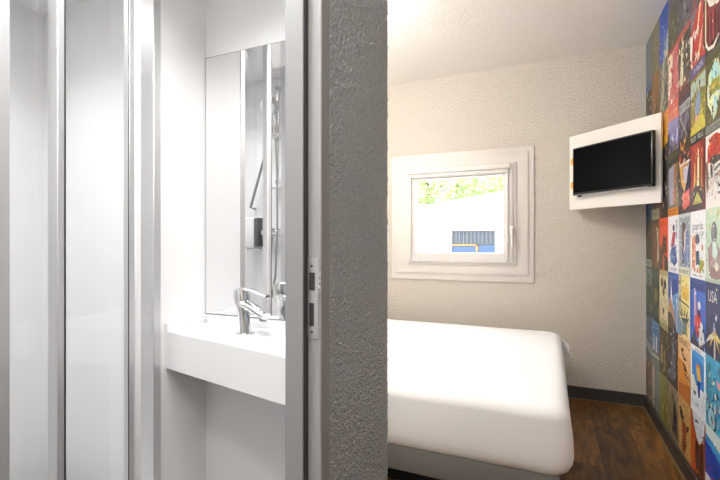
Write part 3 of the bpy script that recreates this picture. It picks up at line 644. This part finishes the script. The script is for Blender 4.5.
# ---- column 4
PS[4,0] = ('#56525a', [('n', 24,0,0,1,1,['#6f6a76','#3c3a40','#8a8594','#2e2c30','#7c7060'],.09)], 'dark grey mauve poster')
PS[4,1] = ('#4a4636', [('p', [(.1,.1),(.3,.9),(.45,.9),(.4,.1)], '#cfc7a8'), ('n', 34,0,.05,1,.98,['#d8d0b8','#3a3628','#8c7a5c','#b48c6c','#5c6450','#6a7890'],.07), ('p', [(0,1),(1,1),(1,.9),(0,.86)], '#a04840'), ('w', .1,.04,.8,.08,'#b24a4a')], 'brown and cream striped figure poster')
PS[4,2] = ('#453c4c', [('p', [(0,1),(.9,1),(.9,.86),(0,.9)], '#5a2e34'), ('r', .08,.64,.95,.80,'#a0a2a0'), ('w', .14,.68,.75,.08,'#5c5c60'), ('p', [(.1,.6),(.2,.6),(.85,.2),(.75,.2)], '#8c8680'), ('p', [(.85,.6),(.75,.6),(.2,.25),(.3,.25)], '#948e8c'), ('n', 18,.05,.2,.95,.62,['#5a5070','#6c5a64','#322c3c','#7c749c'],.06), ('p', [(0,0),(1,0),(1,.15),(.6,.24),(.3,.16)], '#5a4630'), ('n', 14,.1,.02,.9,.22,['#d8944c','#a8602c','#e8b878','#3c3430'],.06)], 'dark purple poster with a grey label')
PS[4,3] = ('#4a4248', [('n', 12,.1,.84,.95,1,['#e87a4c','#c04830','#f2c29c'],.06), ('r', .1,.78,.95,.83,'#e9e0d8'), ('p', [(.1,.78),(.9,.8),(.75,.5),(.6,.3),(.25,.5)], '#dba45c'), ('p', [(.4,.74),(.9,.76),(.8,.45),(.5,.5)], '#c9c0d4'), ('p', [(.9,.8),(1,.8),(1,.3),(.5,.32),(.7,.5)], '#343650'), ('p', [(.3,.3),(.9,.38),(.95,.12),(.5,.05)], '#e2685c'), ('n', 8,.35,.1,.9,.35,['#f0a08c','#c04840','#f4c8a8'],.045), ('w', .15,.81,.5,.03,'#c04830')], 'dark poster with orange and slate triangles')
PS[4,4] = ('#c4c8cc', [('r', .1,.14,.92,.94,'#9aa4ac'), ('e', .45,.78,.16,.08,'#5c4638'), ('p', [(.3,.76),(.5,.8),(.5,.2),(.3,.18)], '#6c5c58'), ('p', [(.5,.7),(.85,.72),(.92,.16),(.5,.16)], '#6f83b4'), ('p', [(.5,.7),(.62,.72),(.58,.4),(.5,.4)], '#e0c8b8'), ('n', 12,.1,.16,.9,.5,['#8c98bc','#a4b4b0','#5c6a90','#b8b09a'],.06), ('r', .08,0,.94,.13,'#d8d8c4'), ('w', .12,.04,.76,.05,'#7c7a64')], 'grey poster with a figure in a blue dress')
PS[4,5] = ('#ecd88a', [('p', [(0,1),(.25,1),(.3,.0),(0,0)], '#b9b79c'), ('n', 8,0,.55,.25,.95,['#6c6448','#8f8a68'],.05), ('r', .3,.62,.95,.82,'#e9c458'), ('w', .45,.66,.4,.06,'#c8943c'), ('p', [(.1,.6),(1,.53),(1,.51),(.1,.57)], '#4c4c40'), ('p', [(.3,.3),(.8,.34),(.76,.26),(.36,.24)], '#4a5a58'), ('p', [(.3,.32),(.12,.4),(.34,.36)], '#4a5a58'), ('p', [(.4,.34),(.34,.46),(.48,.36)], '#4a5a58'), ('p', [(.52,.35),(.55,.5),(.62,.36)], '#4a5a58'), ('p', [(.66,.35),(.8,.48),(.76,.34)], '#4a5a58'), ('p', [(.78,.32),(1,.38),(.8,.27)], '#4a5a58'), ('p', [(.36,.26),(.74,.26),(.66,.08),(.46,.04)], '#6c8290'), ('n', 10,.38,.06,.74,.26,['#8ea4b0','#3c4c54','#5a6e7c'],.04), ('p', [(0,0),(.3,0),(.34,.2),(0,.35)], '#7e98b4'), ('r', .94,0,1,1,'#f2ecd4')], 'pale yellow poster with a crowned stone head')
PS[4,6] = ('#dc8c24', [('p', [(0,1),(1,1),(1,.4),(.6,.56),(0,.62)], '#ecbc84'), ('p', [(0,0),(1,0),(1,.3),(0,.2)], '#b8641a'), ('w', .1,.88,.8,.08,'#7c7468'), ('e', .35,.78,.1,.03,'#2e2418'), ('p', [(.3,.76),(.5,.7),(.54,.66),(.36,.7)], '#2e2418'), ('e', .55,.66,.12,.025,'#3a2c1c'), ('p', [(.4,.6),(.65,.56),(.6,.52),(.42,.56)], '#2e2418'), ('e', .6,.5,.12,.025,'#3a2c1c'), ('p', [(.55,.46),(.8,.42),(.84,.38),(.6,.42)], '#55432c'), ('n', 6,.7,.34,1,.46,['#e8dccc','#8c7c64'],.035), ('r', 0,0,.06,1,'#e0a050')], 'golden orange poster with dark script')
PS[4,7] = ('#c49a5c', [('n', 14,0,.1,1,1,['#d0a868','#b88c4c','#caa470'],.08), ('p', [(.1,.86),(.3,.8),(.5,.66),(.3,.6),(.15,.7)], '#3c2a26'), ('e', .42,.68,.1,.045,'#2c2020'), ('p', [(.3,.62),(.62,.64),(.66,.4),(.56,.12),(.3,.12),(.36,.4)], '#a04a2c'), ('n', 10,.3,.2,.68,.62,['#8c3c24','#b8603c','#6c2c20'],.05), ('p', [(.64,.6),(.9,.66),(.88,.6),(.66,.5)], '#6c4a34'), ('n', 8,.5,.02,.9,.14,['#3c3430','#a89878','#2a2624'],.04)], 'sandy poster with a rust red figure')
# ---- column 3
PS[3,0] = ('#4e4e38', [('n', 34,0,0,1,1,['#5e5e46','#3a3a2a','#7a7a60','#8a7e5e','#46483c'],.08), ('p', [(0,1),(.5,1),(.5,.8),(.0,.6)], '#5e5a64')], 'dark olive stone poster')
PS[3,1] = ('#c47070', [('p', [(0,.9),(.5,1),(.4,.5),(.1,.1)], '#e6dcc0'), ('n', 30,.05,.0,1,.95,['#e8c0b8','#c04848','#f0e4d8','#8c4c50','#d88478'],.08), ('p', [(0,1),(1,1),(1,.93),(0,.9)], '#8c4438')], 'pink and cream portrait poster')
PS[3,2] = ('#8484b8', [('p', [(0,1),(1,1),(1,.66),(0,.72)], '#d0604c'), ('w', .1,.78,.8,.08,'#eab4a0'), ('w', .1,.7,.8,.05,'#eab4a0'), ('n', 20,.3,.18,1,.6,['#c4c8dc','#e8e8ee','#6c6ca4','#9c7c7c'],.06), ('p', [(0,.5),(.14,.5),(.2,.15),(0,.15)], '#2f2f3c'), ('n', 10,.1,.14,.9,.26,['#8c6048','#4c4438','#a08468'],.06), ('r', 0,0,1,.13,'#4c4c34'), ('w', .1,.04,.8,.05,'#7c7c60')], 'lavender poster under a red title band')
PS[3,3] = ('#7a7068', [('p', [(0,1),(1,1),(1,.9),(0,.86)], '#3e4432'), ('p', [(.05,.86),(.6,.9),(.5,.2),(.2,.2)], '#a0a2b8'), ('p', [(.6,.9),(.8,.9),(.7,.2),(.5,.2)], '#b86c50'), ('p', [(.8,.9),(1,.9),(1,.2),(.7,.2)], '#7e7448'), ('n', 16,.1,.2,1,.85,['#8c8ea8','#c8b078','#6c6450','#a45c4c'],.05), ('r', 0,0,1,.14,'#e08a28'), ('w', .08,.08,.84,.035,'#6c3c14'), ('w', .08,.025,.84,.035,'#6c3c14')], 'lavender and brown poster over an orange caption')
PS[3,4] = ('#ebe9ec', [('e', .55,.78,.1,.07,'#4c3030'), ('p', [(.25,.45),(.5,.74),(.75,.7),(.6,.45)], '#b84454'), ('p', [(.15,.3),(.4,.46),(.7,.46),(.9,.2),(.6,.12),(.3,.2)], '#2f5a9c'), ('n', 16,.25,.15,.9,.5,['#4474b4','#1f3c6c','#8ca0c0','#3c2c38'],.05), ('p', [(.75,.9),(.9,.94),(.9,.6),(.78,.6)], '#b0b4cc'), ('w', .15,.04,.7,.05,'#9ca0b4')], 'white poster with a figure in red and blue')
PS[3,5] = ('#2f52a8', [('p', [(0,.5),(1,.7),(1,0),(0,0)], '#6c9cd0'), ('n', 12,.3,.3,1,.65,['#8cb8dc','#4c7cc4','#b8d4e8'],.06), ('p', [(.22,.36),(.3,.92),(.5,.3)], '#e0e4e8'), ('p', [(0,.3),(.25,.6),(.7,.18),(.6,.05),(0,.05)], '#c48c60'), ('p', [(0,.25),(.3,.3),(.8,.06),(.8,0),(0,0)], '#5c4c3c'), ('r', .84,.06,.9,.5,'#d8b8b0'), ('w', .15,.9,.7,.05,'#7c94cc')], 'deep blue poster with a white sail and a tan rock')
PS[3,6] = ('#352b26', [('n', 34,0,.0,1,1,['#4c3a30','#70788c','#8c94a8','#2a2220','#5c4434','#a0a4ac'],.07), ('p', [(.2,.1),(.5,.9),(.7,.5),(.6,.1)], '#5e6878'), ('n', 10,.3,.3,.7,.8,['#98a0b4','#6c4440'],.05)], 'dark brown poster with a blue grey figure')
PS[3,7] = ('#8c7c5c', [('n', 26,0,.1,1,1,['#a0906c','#6c4c5c','#8c5c6c','#b8a07c','#4c3848'],.08), ('p', [(.4,.2),(.6,.8),(.85,.6),(.9,.2)], '#3c2c3c')], 'tan and mauve poster')
# ---- column 2
PS[2,0] = ('#2a52b0', [('p', [(0,0),(.4,0),(1,.5),(1,0)], '#94aabc'), ('n', 14,.3,0,1,.5,['#a8b8c4','#c8b898','#6c8cb0'],.08), ('n', 6,.1,.4,.9,1,['#1f3f98','#3866c8'],.09)], 'bright cobalt blue poster')
PS[2,1] = ('#6c6e60', [('p', [(.1,.1),(.4,.98),(.6,.95),(.5,.1)], '#a8a490'), ('n', 34,0,.0,1,1,['#8c9090','#3c3c30','#c0b494','#5c5c48','#94a0a8','#b48c5c'],.07)], 'grey green street poster')
PS[2,2] = ('#dc9c34', [('n', 14,0,.5,1,1,['#d0604c','#e8b84c','#c8843c','#e89c60'],.08), ('p', [(0,.45),(1,.6),(1,.3),(.4,.22)], '#e8ac30'), ('p', [(.4,.3),(1,.4),(1,0),(0,0),(.1,.2)], '#34303c'), ('n', 10,.1,.02,1,.3,['#4c4454','#c89c64','#2a2834'],.06)], 'yellow orange poster')
PS[2,3] = ('#2a2624', [('n', 22,.1,.1,.9,.8,['#c8bcac','#4c443c','#8c8478','#1c1a1c'],.06), ('e', .45,.5,.2,.1,'#1a1818'), ('p', [(0,1),(.2,1),(.2,0),(0,0)], '#7c4030')], 'near black poster with a white flower')
PS[2,4] = ('#e2552a', [('p', [(0,.5),(1,.2),(1,0),(0,0)], '#4c3a34'), ('p', [(.3,.5),(.45,.68),(.6,.62),(.8,.7),(.85,.3),(.6,.35),(.4,.3)], '#54301f'), ('n', 12,0,.02,1,.35,['#5c5450','#3c302c','#7c5c48'],.08), ('p', [(.45,.3),(.55,.3),(.6,0),(.4,0)], '#c8603c'), ('w', .1,.86,.8,.04,'#b83c1c')], 'orange red poster with a dark rider')
PS[2,5] = ('#dcd0a4', [('r', 0,.9,1,1,'#b4a470'), ('e', .32,.76,.14,.09,'#3a3028'), ('e', .66,.74,.13,.09,'#3a3028'), ('e', .5,.6,.12,.09,'#5c4838'), ('n', 18,.1,.1,.9,.66,['#c8b888','#5c4a38','#e8dcb8','#a08c60'],.035), ('p', [(.4,.28),(.6,.28),(.56,.14),(.44,.14)], '#3c342c'), ('w', .1,.02,.8,.05,'#6c5c3c')], 'cream poster with dark flower heads')
PS[2,6] = ('#4c4020', [('p', [(0,1),(1,1),(1,.86),(0,.9)], '#9a966c'), ('r', 0,.84,1,.86,'#23241c'), ('n', 34,0,.0,1,.84,['#3c3418','#7c6424','#98844c','#2c2814','#5c5430'],.07), ('r', .2,.2,.4,.55,'#a89464'), ('r', .55,.1,.72,.5,'#8c7c50')], 'dark gold and brown arcade poster')
PS[2,7] = ('#84803c', [('n', 26,0,.1,1,1,['#9c9850','#5c5828','#a8a060','#4c4424','#b8ac78'],.08)], 'olive green poster')
# ---- column 1
PS[1,0] = ('#7c7458', [('n', 12,0,0,1,1,['#9c9070','#5c563c'],.08)], 'khaki poster')
PS[1,1] = ('#8c6030', [('n', 14,0,0,1,1,['#a87438','#6c4824','#b8844c'],.09), ('p', [(.3,.1),(.7,.6),(.8,.1)], '#4c4c2c')], 'ochre brown poster')
PS[1,2] = ('#40443a', [('n', 22,0,0,1,1,['#545c54','#2c2e24','#7c8478','#6c5c3c'],.08), ('p', [(.3,0),(.5,.7),(.6,0)], '#8c9088')], 'dark grey green poster')
PS[1,3] = ('#55493c', [('n', 16,0,.2,1,1,['#3c342c','#7c6c54'],.08), ('r', 0,.0,1,.22,'#b4b498'), ('w', .1,.08,.8,.06,'#77775c')], 'brown poster over a pale caption')
PS[1,4] = ('#745238', [('r', 0,.9,1,1,'#544c3c'), ('p', [(.6,.85),(.85,.8),(.95,.2),(.7,.1),(.8,.5)], '#d8ccb4'), ('n', 16,0,.1,.7,.85,['#8c6848','#5c3c2c','#7c5c44'],.08)], 'brown poster with a cream curl')
PS[1,5] = ('#34443a', [('r', 0,.78,1,.96,'#43584a'), ('n', 24,0,.0,1,.8,['#4c5c4c','#243028','#7c7448','#6c6438','#2c3c38'],.07), ('e', .55,.45,.2,.14,'#8c7c3c')], 'dark green poster')
PS[1,6] = ('#4c84b8', [('p', [(0,1),(1,1),(1,.9),(0,.92)], '#23241f'), ('n', 16,0,.4,1,.9,['#5c98cc','#3c6ca4','#7cacd4'],.08), ('p', [(.2,.6),(.34,.62),(.36,.3),(.2,.3)], '#e4e0dc'), ('p', [(.55,.62),(.7,.6),(.72,.3),(.55,.3)], '#e0dcd4'), ('r', .25,.44,.3,.6,'#2c2c34'), ('p', [(0,.3),(1,.3),(1,.0),(0,.0)], '#747c74'), ('n', 12,0,0,1,.3,['#b8b0a0','#5c6468','#8c8c80'],.06), ('p', [(0,.2),(1,.24),(1,.2),(0,.15)], '#c8c8c0')], 'blue poster with two white figures')
PS[1,7] = ('#7c8088', [('n', 16,0,.1,1,1,['#98a0a4','#5c5c58','#b4a890'],.08), ('p', [(.1,.9),(.4,.95),(.35,.1),(.15,.1)], '#c4b494')], 'blue grey and cream poster')
# ---- column 0 (partly behind the corner)
PS[0,0] = ('#6c7884', [], 'slate blue poster in the corner')
PS[0,1] = ('#3c3028', [('n', 14,.1,0,1,1,['#8c4434','#e0d8cc','#2c2420','#54708c'],.07), ('r', .1,.85,1,1,'#4a6c94')], 'dark red brown poster in the corner')
PS[0,2] = ('#6c5c2c', [('p', [(.3,0),(.5,.8),(.9,.1)], '#a89044'), ('r', .0,.8,1,1,'#7c4c34'), ('n', 12,0,0,1,.9,['#4c401c','#988448'],.07)], 'olive gold poster in the corner')
PS[0,3] = ('#2f4f7c', [('n', 10,0,0,1,1,['#28406c','#3c6090'],.09)], 'dark blue poster in the corner')
PS[0,4] = ('#3c3226', [('n', 16,.1,.2,1,.95,['#5c5440','#241e18','#7c7460'],.07), ('r', .1,0,1,.16,'#aab4a8'), ('w', .2,.04,.7,.08,'#44504c')], 'dark brown poster over a pale caption in the corner')
PS[0,5] = ('#3c4a40', [('r', .1,.6,1,.96,'#7c8c84'), ('n', 18,0,0,1,.9,['#2c382c','#54645c','#7c8454'],.07)], 'dark grey green poster in the corner')
PS[0,6] = ('#586478', [('r', 0,.9,1,1,'#2c2c28'), ('n', 20,0,.3,1,.9,['#6c88ac','#3c3c4c','#5c4c4c','#8c9cac'],.08), ('p', [(0,.4),(1,.3),(1,.1),(0,.2)], '#9ca0a0')], 'steel blue poster in the corner')
PS[0,7] = ('#6c5440', [('n', 18,0,.1,1,1,['#9c8464','#4c3024','#b49c78','#7c4c34'],.08)], 'tan and brown poster in the corner')
# ---- five more columns beside the camera, outside the picture
pal = [('#c8502c','#f0d898','#2c3c6c'), ('#2c6ca8','#e8e8e0','#d84434'), ('#d8c47c','#4c5c3c','#8c3c2c'), ('#3c3c44','#d8a03c','#c8c8c8'), ('#a8c8b8','#6c5c6c','#e8dcb8'), ('#8c3038','#e8c8a8','#343028')]
R_ = random.Random(5)
for c in range(7, 12):
    for r in range(8):
        a = pal[(c*5+r*3) % len(pal)]
        PS[c, r] = (a[0], [('e', .5,R_.uniform(.5,.75),R_.uniform(.2,.35),R_.uniform(.12,.2),a[1]), ('p', [(0,.1),(R_.uniform(.2,.8),R_.uniform(.35,.6)),(1,.1)], a[2]), ('n', 18,.05,.15,.95,.85,list(a)+['#8c8c88'],.05), ('w', .1,.04,.8,.06,a[1])])
for (c, r), v in PS.items(): poster(c, r, *v)
# the strip above the skirting is the lower edge of the same print
# ------------------------------------------------------------------ outside the window
GZ = -.35
st(box('ground', 'ground', -60, 60, YB+.3, 70, GZ-.2, GZ), label='pale yard outside the window')
wh = tag(empty('warehouse', (-6, 20, GZ)), 'long white building with a sloping roof edge outside the window', 'building')
yb = 20.0
def zt(x): return 3.53+.134*x if x < 3 else 3.93-.134*(x-3)
ox0, ox1, oz0, oz1 = -4.25, -2.28, .40, 1.68
m = MB().use('render')
def wallseg(x0, x1, z0, z1=None):
    a, b = (zt(x0), zt(x1)) if z1 is None else (z1, z1)
    vs = [m.bm.verts.new(p) for p in ((x0, yb, z0), (x1, yb, z0), (x1, yb, b), (x0, yb, a), (x0, yb+.3, z0), (x1, yb+.3, z0), (x1, yb+.3, b), (x0, yb+.3, a))]
    for f in ((0, 1, 2, 3), (7, 6, 5, 4), (0, 4, 5, 1), (1, 5, 6, 2), (2, 6, 7, 3), (3, 7, 4, 0)): m._f([vs[i] for i in f])
wallseg(-16, ox0, GZ); wallseg(ox0, ox1, oz1); wallseg(ox0, ox1, GZ, oz0); wallseg(ox1, 3, GZ); wallseg(3, 12, GZ)
m.box(-16, -15.7, yb, yb+5, GZ, 1.4); m.box(11.7, 12, yb, yb+5, GZ, 2.7); m.box(-16, 12, yb+4.8, yb+5, GZ, 1.5)
m.build('wall', wh)
m = MB().use('roofw')
for x0, x1 in ((-16.2, 3), (3, 12.2)):
    vs = [m.bm.verts.new((x, y_, zt(x)+dz)) for dz in (0, .1) for x, y_ in ((x0, yb-.15), (x1, yb-.15), (x1, yb+5.1), (x0, yb+5.1))]
    for f in ((0, 1, 2, 3), (7, 6, 5, 4), (0, 4, 5, 1), (1, 5, 6, 2), (2, 6, 7, 3), (3, 7, 4, 0)): m._f([vs[i] for i in f])
m.build('roof', wh)
op = MB().use('bluew').box(ox0, ox1, yb+.16, yb+.20, oz0, oz1).build('window', wh)
m = MB().use('greyp')
for i in range(12): x = ox0+.03+i*(ox1-ox0-.06)/11; m.box(x-.02, x+.02, yb+.10, yb+.16, 1.05, oz1)
m.box(ox0, ox1, yb+.08, yb+.16, oz1-.06, oz1)
m.build('window_bars', op)
m = MB().use('bluep').box(ox0, ox0+1.15, yb+.08, yb+.15, oz0, .93).box(ox0+1.22, ox1, yb+.08, yb+.15, oz0, .98); m.build('blue_panel', wh)
MB().use('orangep').box(ox0, ox0+1.2, yb+.04, yb+.10, .97, 1.03).box(ox0+1.12, ox0+1.20, yb+.04, yb+.10, .7, 1.03).build('orange_rail', wh)

def tree(x, y, h, r, seed, label):
    rnd = random.Random(seed); t = tag(empty('tree', (x, y, GZ)), label, 'tree', 'trees behind the white building')
    m = MB().use('bark').tube([(x, y, GZ), (x+.1, y, GZ+h*.3), (x-.05, y+.1, GZ+h*.75)], [.28, .2, .08], 10)
    for k in range(5):
        a = rnd.uniform(0, 2*PI); z = GZ+h*rnd.uniform(.3, .6)
        m.tube([(x, y, z), (x+math.cos(a)*r*.6, y+math.sin(a)*r*.6, z+h*.22)], [.09, .03], 6)
    m.build('trunk', t)
    m = MB(); m.use('leaf1'); m.use('leaf2')
    for k in range(5200):
        while True:
            p = Vector((rnd.uniform(-1, 1), rnd.uniform(-1, 1), rnd.uniform(-1, 1)))
            if .35 < p.length < 1 and noise.noise(p*2.6+Vector((seed, 0, 0))) > -.18: break
        c = Vector((x+p.x*r, y+p.y*r, GZ+h*.60+p.z*h*.42)); m.cur = 0 if noise.noise(p*3+Vector((0, seed, 0))) > 0 else 1
        a = Vector((rnd.uniform(-1, 1), rnd.uniform(-1, 1), rnd.uniform(-1, 1))).normalized(); b = a.orthogonal().normalized(); s = rnd.uniform(.10, .2)
        m._f([m.bm.verts.new(c+a*s), m.bm.verts.new(c+b*s*.6), m.bm.verts.new(c-a*s), m.bm.verts.new(c-b*s*.6)])
    m.build('foliage', t, smooth=False)
names = ['leftmost light green tree behind the white building', 'second green tree from the left behind the white building', 'broad green tree behind the middle of the white building roof', 'green tree right of the middle behind the white building', 'rightmost green tree behind the white building']
for i, (x, y, h, r) in enumerate(((-15.0, 29.5, 9.5, 3.3), (-12.2, 36.8, 11.5, 3.6), (-8.0, 29.5, 9.8, 3.3), (-4.2, 36.8, 12, 3.6), (-1.2, 29.5, 10.5, 3.3))): tree(x, y, h, r, i+3, names[i])
